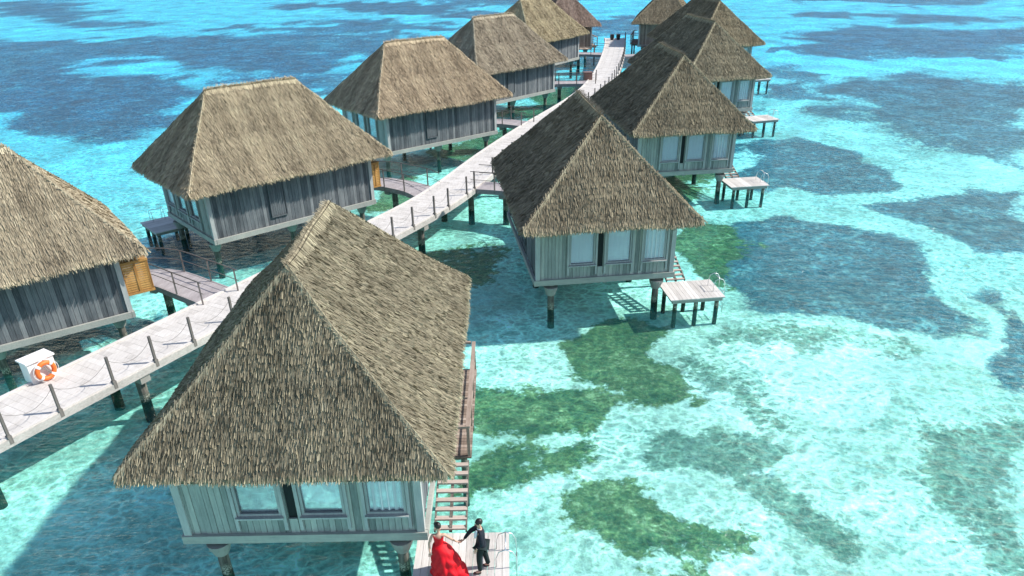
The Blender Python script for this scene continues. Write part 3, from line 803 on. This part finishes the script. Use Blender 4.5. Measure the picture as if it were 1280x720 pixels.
for i in range(rows + 1):
    t = i / rows                                                # 0 bust, 1 hem
    z = 1.33 * (1 - t) + .012 * t
    z = 1.33 - 1.318 * t
    if t < .2: rx, ry = .145 - .03 * math.sin(t / .2 * PI / 2), .11 - .02 * math.sin(t / .2 * PI / 2)
    else:
        u = (t - .2) / .8; rx = .12 + .31 * u ** .5; ry = .09 + .34 * u ** .45
    u = max(0, (t - .22) / .78)
    cx = .20 * u ** .7; cy = -.08 * u + .03 * (1 - u)
    for k in range(n):
        a = 2 * PI * k / n
        fold = 1 + u * (.07 * math.sin(9 * a + 2.2 * t * 3) + .045 * math.sin(14 * a - 4 * t + 1) + .03 * math.sin(23 * a + 7 * t))
        tr = 1 + .26 * u * max(0, math.cos(a + .35)) ** 2
        ruff = .034 * u * math.sin(9 * t * PI + 3 * math.sin(3 * a) + a * 2)
        zz = z + (.03 * math.sin(a * 2 + 1.2) if t == 0 else 0) + ruff * .6 + (.10 * u * (1 - u) * 4 * max(0, math.cos(a + .6)))
        g.v.append((cx + rx * fold * tr * math.cos(a) + ruff * math.cos(a), cy + ry * fold * math.sin(a) + ruff * math.sin(a), max(.008, zz)))
for i in range(rows):
    for k in range(n): g.f.append([i * n + k, i * n + (k + 1) % n, (i + 1) * n + (k + 1) % n, (i + 1) * n + k][::-1]); g.t.append(.5); g.mi.append(0)
link('gown', g.mesh('gown', 'red', smooth=True), bride)

# ------------------------------------------------------------------ lagoon: sea bed and water
PATCH = {'D':[(1,[(13.2,44.8),(16.5,46.9),(20.0,45.2),(21.6,41.1),(22.0,36.5),(21.5,33.2),(19.9,31.1),(17.6,30.8),(15.0,31.7),(12.4,33.1),(11.5,35.5),(11.5,39.7)]),(1,[(19.2,63.6),(24.9,68.1),(29.0,66.1),(29.5,59.3),(27.9,53.1),(25.5,51.3),(22.6,52.4),(19.0,51.7),(17.4,53.7),(17.6,57.8)]),(0.85,[(37.1,93.1),(44.9,99.4),(51.5,97.0),(59.4,90.9),(39.0,56.4),(37.3,59.9),(36.0,66.5),(33.8,74.4),(33.5,82.0)]),(0.85,[(26.1,47.9),(30.4,50.2),(36.7,52.5),(28.6,38.9),(26.1,39.1),(25.2,42.8)]),(0.85,[(20.6,30.7),(23.2,32.7),(25.6,33.9),(20.9,25.9),(20.0,27.1),(19.9,28.9)]),(0.9,[(-65.4,103.2),(-56.6,108.3),(-44.3,104.0),(-36.2,96.6),(-32.4,76.3),(-36.3,70.3),(-41.6,72.2),(-50.3,81.2),(-55.2,85.5)]),(0.8,[(-73.1,116.7),(-67.4,121.2),(-58.1,115.0),(-55.7,106.4),(-60.6,103.9),(-67.1,106.3)]),(0.8,[(-68.0,136.5),(-65.6,155.4),(-47.5,149.3),(-30.5,136.4),(-22.2,118.2),(-24.0,104.9),(-35.2,107.9),(-51.1,121.6),(-59.9,128.3)]),(0.6,[(-102.6,189.9),(-92.4,195.2),(-84.9,180.4),(-93.5,178.7)]),(0.6,[(-22.7,145.8),(-10.2,147.4),(-4.3,137.9),(-17.2,134.6)]),(0.62,[(43.3,141.8),(67.3,150.2),(89.0,140.7),(75.6,118.1),(53.8,113.0),(41.2,118.4)]),(0.6,[(60.1,182.1),(103.7,165.5),(98.0,155.9),(58.1,165.7)]),(0.7,[(-71.3,229.8),(-28.4,231.0),(1.4,183.9),(-5.2,173.4),(-44.9,206.0)]),(0.6,[(-154.6,258.5),(-119.8,250.9),(-104.5,209.0),(-126.1,208.9)]),(0.65,[(36.3,121.4),(44.1,123.9),(43.6,118.9),(36.5,118.1)]),(0.6,[(31.2,96.3),(34.9,93.3),(32.7,82.0),(27.5,78.6),(26.9,84.6)]),(0.75,[(-22.1,45.2),(-19.3,47.2),(-12.5,49.2),(-10.6,44.6),(-13.9,40.3),(-16.3,41.0),(-18.0,39.4),(-21.5,41.3)]),(0.75,[(-23.8,31.6),(-19.2,34.0),(-18.4,35.8),(-17.7,32.2),(-20.7,30.0),(-21.0,26.6)]),(0.6,[(-9.3,66.9),(-3.0,65.2),(-3.4,59.1),(-7.8,59.4)])],'G':[(1,[(10.9,47.2),(13.5,46.3),(12.7,40.9),(10.9,36.5),(9.5,37.6),(10.0,43.6)]),(1,[(3.3,30.2),(4.8,31.2),(7.4,31.2),(7.3,29.7),(6.4,28.3),(7.2,27.6),(6.7,26.3),(6.7,24.8),(5.6,24.6),(4.8,26.1),(4.1,27.0),(3.2,28.1)]),(1,[(-1.8,26.0),(0.3,26.2),(2.3,26.4),(4.2,24.9),(2.9,24.1),(2.1,23.6),(1.2,24.5),(-0.0,24.8),(-1.3,24.8)]),(0.7,[(-1.2,22.7),(-0.0,23.4),(0.4,22.6),(-0.1,20.8),(0.8,20.3),(0.2,19.1),(-1.1,18.8),(-1.3,20.8)]),(0.9,[(1.0,22.0),(1.7,22.1),(2.0,21.2),(1.6,20.8),(1.1,21.3)]),(0.85,[(2.5,18.9),(3.8,19.0),(4.4,18.0),(4.7,16.8),(6.0,16.1),(3.6,15.9),(2.8,16.9)]),(0.7,[(13.1,58.1),(15.7,58.6),(14.9,52.9),(12.8,51.2)]),(0.85,[(0.6,94.1),(7.8,96.0),(5.5,82.4),(1.3,80.8)]),(0.75,[(-5.1,66.6),(1.2,77.1),(0.4,70.6),(-2.3,63.8)]),(0.7,[(-10.0,57.4),(-6.2,55.1),(-6.3,50.2),(-8.6,51.5)]),(0.6,[(-6.4,41.8),(-1.8,44.2),(0.1,40.3),(-1.6,38.1)])],'B':[(0.95,[(4.7,20.7),(5.9,21.8),(7.6,22.7),(9.3,22.6),(9.9,21.9),(9.1,21.0),(8.0,20.6),(7.6,19.9),(7.0,20.2),(6.2,20.6),(5.3,20.2)]),(0.95,[(7.9,19.5),(9.2,19.5),(9.6,18.5),(9.7,17.0),(9.4,16.5),(8.9,17.0),(8.6,18.1),(7.9,18.7)]),(0.75,[(17.1,24.2),(18.8,24.5),(19.8,24.1),(14.8,15.6),(14.5,17.2),(15.5,19.5),(16.1,22.2)]),(0.55,[(13.4,30.2),(16.2,30.1),(16.3,28.6),(13.3,28.1)]),(0.5,[(7.6,28.6),(9.1,28.9),(11.1,24.4),(10.2,23.6),(8.3,25.7)]),(0.6,[(10.3,31.1),(12.8,30.6),(12.8,29.5),(10.3,29.6)])],'W':[(1,[(-66.5,129.1),(-60.9,133.7),(-48.4,117.5),(-46.1,106.0),(-57.5,115.0)]),(0.7,[(44.0,90.9),(46.6,90.6),(44.9,86.1),(42.5,85.4)]),(0.9,[(36.1,116.6),(74.7,116.6),(62.4,95.9),(52.5,101.0),(38.2,100.1),(32.8,101.9)]),(0.8,[(36.4,58.8),(41.6,60.8),(38.1,55.0),(36.1,56.6)]),(0.8,[(32.5,50.1),(35.6,50.8),(34.0,48.0)]),(0.9,[(7.9,20.3),(9.5,20.5),(9.4,19.5),(8.1,19.4)]),(0.9,[(6.9,27.0),(9.4,26.2),(8.8,23.9),(6.6,23.5)]),(0.7,[(-43.4,93.3),(-37.3,88.2),(-32.5,79.8),(-37.5,82.1)])]}
def grow(lo, hi, step, far, k=1.09):
    a = list(np.arange(lo, hi, step)); s = step; x = a[-1]; right = []
    while x < far[1]: s *= k; x += s; right.append(x)
    s = step; x = a[0]; left = []
    while x > far[0]: s *= k; x -= s; left.append(x)
    return np.array(left[::-1] + a + right)
def poly_sd(X, Y, pts):
    """signed distance to a polygon, positive inside"""
    P = np.array(pts); d = np.full(X.shape, 1e9); ins = np.zeros(X.shape, bool)
    for a, b in zip(P, np.roll(P, -1, 0)):
        e = b - a; wx, wy = X - a[0], Y - a[1]
        t = np.clip((wx * e[0] + wy * e[1]) / (e @ e), 0, 1)
        d = np.minimum(d, np.hypot(wx - e[0] * t, wy - e[1] * t))
        c = ((a[1] > Y) != (b[1] > Y)) & (X < (b[0] - a[0]) * (Y - a[1]) / (b[1] - a[1] + 1e-12) + a[0]); ins ^= c
    return np.where(ins, d, -d)
def smooth(x, a, b): t = np.clip((x - a) / (b - a), 0, 1); return t * t * (3 - 2 * t)
def sheet(name, xs, ys, zfun, mat):
    X, Y = np.meshgrid(xs, ys); nx, ny = len(xs), len(ys)
    co = np.stack([X, Y, zfun(X, Y)], -1).reshape(-1, 3).astype(np.float32)
    i = np.arange(nx - 1)[None, :] + nx * np.arange(ny - 1)[:, None]
    q = np.stack([i, i + 1, i + nx + 1, i + nx], -1).reshape(-1, 4)
    me = bpy.data.meshes.new(name); me.vertices.add(len(co)); me.vertices.foreach_set('co', co.ravel())
    me.loops.add(q.size); me.loops.foreach_set('vertex_index', q.ravel().astype(np.int32))
    me.polygons.add(len(q)); me.polygons.foreach_set('loop_start', np.arange(0, q.size, 4, dtype=np.int32))
    me.polygons.foreach_set('use_smooth', np.ones(len(q), bool))
    me.update(calc_edges=True); me.materials.append(mat); return me, X, Y
def put_attr(me, name, A):
    at = me.attributes.new(name, 'FLOAT', 'POINT'); at.data.foreach_set('value', A.ravel().astype(np.float32))
def vnoise(X, Y, sc, seed):
    r = np.random.default_rng(seed); T = r.random((256, 256)); x, y = X / sc, Y / sc
    xi, yi = np.floor(x).astype(int), np.floor(y).astype(int); fx, fy = x - xi, y - yi
    fx = fx * fx * (3 - 2 * fx); fy = fy * fy * (3 - 2 * fy); g = lambda a, b: T[a % 256, b % 256]
    return (g(xi, yi) * (1 - fx) + g(xi + 1, yi) * fx) * (1 - fy) + (g(xi, yi + 1) * (1 - fx) + g(xi + 1, yi + 1) * fx) * fy - .5
def masks(X, Y):
    out = {}
    k = np.clip(.6 + np.maximum(Y - 30, 0) / 60, .6, 2.2)      # patches further out are broader
    X, Y = (X + k * (5 * vnoise(X, Y, 6, 1) + 2.6 * vnoise(X, Y, 2.5, 2) + 1.2 * vnoise(X, Y, 1.1, 3)),
            Y + k * (5 * vnoise(X, Y, 6, 4) + 2.6 * vnoise(X, Y, 2.5, 5) + 1.2 * vnoise(X, Y, 1.1, 6)))
    for k, l in PATCH.items():
        A = np.zeros(X.shape)
        for s, pts in l:
            P = np.array(pts); size = math.sqrt(np.ptp(P[:, 0]) * np.ptp(P[:, 1])); soft = max(.8, min(6, size * .16))
            A = np.maximum(A, min(1.12, s * 1.14) * smooth(poly_sd(X, Y, pts) + (soft * .55 if k in 'GB' else 0), -soft, soft))
        if k == 'D':
            f = 1.5 * (vnoise(X, Y * 1.6, 26, 9) + .5 * vnoise(X, Y * 1.6, 9, 10)) + .12
            A = np.maximum(A, .62 * smooth(f, .0, .5) * smooth(Y, 72, 100))
        if k == 'W': A = np.maximum(A, .8 * smooth(vnoise(X, Y, 7, 12) + .5 * vnoise(X, Y, 3, 13), .05, .4) * np.maximum(smooth(X, -2, 4), smooth(Y, 70, 95)))
        out[k] = A
    return out

def bed_mat():
    t = NT('lagoon_bed'); v = t.n('NewGeometry').outputs['Position']
    big = t.noise(v, .12, 5, .6, .6); mid = t.noise(v, .55, 6, .68, .8); fine = t.noise(v, 2.6, 5, .7, .4); tiny = t.noise(v, 7, 3, .7)
    nn = t.math('ADD', t.math('MULTIPLY', big, .25), t.math('ADD', t.math('MULTIPLY', mid, .34), t.math('MULTIPLY', fine, .46)))
    def mask(name, k=1.1, a=.42, b=.62):
        x = t.math('ADD', t.attr(name), t.math('MULTIPLY', t.math('SUBTRACT', nn, .5), k)); return t.maprange(x, a, b)
    sand = t.ramp(t.math('ADD', t.math('MULTIPLY', mid, .6), t.math('MULTIPLY', tiny, .4)), [(.34, (.46, .48, .40)), (.5, (.78, .77, .66)), (.62, (.93, .91, .84))])
    rubble = t.maprange(t.math('ADD', t.math('MULTIPLY', big, .55), t.math('MULTIPLY', fine, .45)), .50, .62)
    c = t.mix(t.math('MULTIPLY', rubble, .6), sand, (.22, .33, .29))
    c = t.mix(t.math('MULTIPLY', mask('W', .7), .8), c, (.92, .89, .82))
    sg = t.ramp(t.math('ADD', t.math('MULTIPLY', mid, .5), t.math('MULTIPLY', fine, .5)), [(.36, (.015, .060, .10)), (.52, (.055, .13, .175)), (.64, (.28, .40, .42))])
    c = t.mix(t.math('MULTIPLY', mask('D', 2.3, .34, .66), .95), c, sg)
    alg = t.ramp(t.math('ADD', t.math('MULTIPLY', mid, .35), t.math('ADD', t.math('MULTIPLY', fine, .4), t.math('MULTIPLY', tiny, .25))), [(.38, (.018, .06, .028)), (.47, (.055, .105, .03)), (.55, (.16, .185, .055)), (.64, (.48, .48, .26))])
    c = t.mix(t.math('MULTIPLY', mask('G', 3.2, .34, .64), .92), c, alg)
    br = t.ramp(t.math('ADD', t.math('MULTIPLY', fine, .6), t.math('MULTIPLY', tiny, .4)), [(.34, (.03, .06, .045)), (.5, (.09, .14, .10)), (.7, (.30, .33, .24))])
    c = t.mix(t.math('MULTIPLY', mask('B', 3.4, .38, .74), .78), c, br)
    b = t.n('Bump', Strength=.6, Distance=.15, Height=nn).outputs[0]
    return t.done(t.principled(c, .95, .05, b))
def water_mat():
    t = NT('lagoon_water'); v = t.n('NewGeometry').outputs['Position']
    deep = t.attr('deep')
    # small wind ripples
    wv = t.scaled(v, (.75, 1.5, 1), (0, 0, .35))
    r1 = t.noise(wv, 1.6, 4, .62, .5); r2 = t.noise(t.scaled(v, (.8, 1.7, 1), (0, 0, -.3)), 5.5, 3, .6, .3); r0 = t.noise(wv, .8, 3, .6)
    h = t.math('ADD', t.math('MULTIPLY', r1, .62), t.math('ADD', t.math('MULTIPLY', r2, .22), t.math('MULTIPLY', r0, .5)))
    bump = t.n('Bump', Strength=1.0, Distance=.32, Height=h).outputs[0]
    # caustic light net painted into the water's transparent tint, not focused by the ripples
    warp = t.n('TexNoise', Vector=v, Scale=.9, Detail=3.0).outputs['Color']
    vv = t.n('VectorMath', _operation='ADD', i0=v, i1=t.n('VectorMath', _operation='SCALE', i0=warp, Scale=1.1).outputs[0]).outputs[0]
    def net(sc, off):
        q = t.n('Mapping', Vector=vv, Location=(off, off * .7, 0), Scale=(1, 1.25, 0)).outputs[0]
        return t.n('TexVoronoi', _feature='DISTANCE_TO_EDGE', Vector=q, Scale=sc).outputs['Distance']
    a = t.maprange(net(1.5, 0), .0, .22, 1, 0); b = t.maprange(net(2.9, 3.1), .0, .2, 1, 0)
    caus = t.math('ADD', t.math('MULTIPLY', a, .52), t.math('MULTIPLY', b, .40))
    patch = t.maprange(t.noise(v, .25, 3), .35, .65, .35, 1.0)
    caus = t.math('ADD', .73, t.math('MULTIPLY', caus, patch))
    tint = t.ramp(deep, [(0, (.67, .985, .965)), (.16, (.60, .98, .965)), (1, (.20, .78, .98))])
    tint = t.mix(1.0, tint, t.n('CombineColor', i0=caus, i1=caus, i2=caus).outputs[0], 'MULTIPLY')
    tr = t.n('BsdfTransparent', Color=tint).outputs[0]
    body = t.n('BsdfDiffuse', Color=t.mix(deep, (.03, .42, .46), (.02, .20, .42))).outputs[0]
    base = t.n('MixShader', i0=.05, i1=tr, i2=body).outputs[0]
    fr = t.n('Fresnel', IOR=1.33, Normal=bump).outputs[0]
    gl = t.n('BsdfGlossy', Color=(1, 1, 1, 1), Roughness=.09, Normal=bump).outputs[0]
    return t.done(t.n('MixShader', i0=t.math('MULTIPLY', t.math('MINIMUM', fr, .7), .42), i1=base, i2=gl).outputs[0])
xs = grow(-45, 50, .55, (-900, 900)); ys = grow(10, 75, .55, (-300, 2500), 1.035)
def bed_z(X, Y):
    r = np.hypot(X - 5, (Y - 50) * .7)
    return SEABED - .1 * np.sin(X * .31 + 1) * np.sin(Y * .27) - 1.2 * smooth(r, 60, 160)
me, X, Y = sheet('sea_bed', xs, ys, bed_z, bed_mat())
for k, A in masks(X, Y).items(): put_attr(me, k, A)
o = link('sea_bed', me); o['kind'] = 'structure'
xs = grow(-80, 90, 2.0, (-900, 900)); ys = grow(6, 150, 2.0, (-300, 2500))
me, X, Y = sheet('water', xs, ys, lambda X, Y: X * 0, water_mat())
deepf = .16 + smooth(Y, 35, 140) * .8 - .16 * smooth(X, -3, 2) * smooth(-Y, -38, -29) + .5 * smooth(-X, 6, 32) * smooth(Y, 20, 50) + .16 * smooth(X, 6, 22)
deepf = np.clip(deepf, 0, 1)
put_attr(me, 'deep', deepf)
o = link('water', me); o['kind'] = 'structure'

# ------------------------------------------------------------------ light, sky, camera
world = bpy.data.worlds.new('World'); SC.world = world; world.use_nodes = True
nt = world.node_tree; nt.nodes.clear()
sky = nt.nodes.new('ShaderNodeTexSky'); sky.sky_type = 'NISHITA'; sky.sun_disc = False
EL, AZ = math.radians(43.5), math.radians(7)                 # azimuth of the sun from +x towards +y
sky.sun_elevation = EL; sky.sun_rotation = PI / 2 - AZ; sky.altitude = 0; sky.air_density = 1.0; sky.dust_density = .6; sky.ozone_density = 1.2
bg = nt.nodes.new('ShaderNodeBackground'); bg.inputs[1].default_value = .15
wo = nt.nodes.new('ShaderNodeOutputWorld'); nt.links.new(sky.outputs[0], bg.inputs[0]); nt.links.new(bg.outputs[0], wo.inputs[0])
sl = bpy.data.lights.new('sun', 'SUN'); sl.energy = 4.3; sl.angle = math.radians(.8); sl.color = (1, .96, .90)
so = bpy.data.objects.new('sun', sl); COL.objects.link(so)
d = Vector((math.cos(EL) * math.cos(AZ), math.cos(EL) * math.sin(AZ), math.sin(EL)))
so.rotation_euler = d.to_track_quat('Z', 'Y').to_euler(); so.location = (40, 10, 50)
cam = bpy.data.cameras.new('camera'); co = bpy.data.objects.new('camera', cam); COL.objects.link(co); SC.camera = co
cam.sensor_width = 36; cam.lens = 26.816; cam.clip_end = 5000; cam.clip_start = .1
cam.shift_y = 120 / 1280
pitch, roll = math.radians(31.0886), math.radians(1.01876)
fwd = Vector((0, math.cos(pitch), -math.sin(pitch))); right = Vector((1, 0, 0)); down = Vector((0, -math.sin(pitch), -math.cos(pitch)))
r2 = right * math.cos(roll) + down * math.sin(roll); d2 = -right * math.sin(roll) + down * math.cos(roll)
mat = Matrix((r2, -d2, -fwd)).transposed().to_4x4(); mat.translation = Vector((0, 0, 15.4947)); co.matrix_world = mat
SC.view_settings.view_transform = 'Standard'; SC.view_settings.look = 'None'; SC.view_settings.exposure = 0.55; SC.view_settings.gamma = 1
SC.cycles.transparent_max_bounces = 16; SC.cycles.max_bounces = 6; SC.cycles.caustics_reflective = False; SC.cycles.caustics_refractive = False
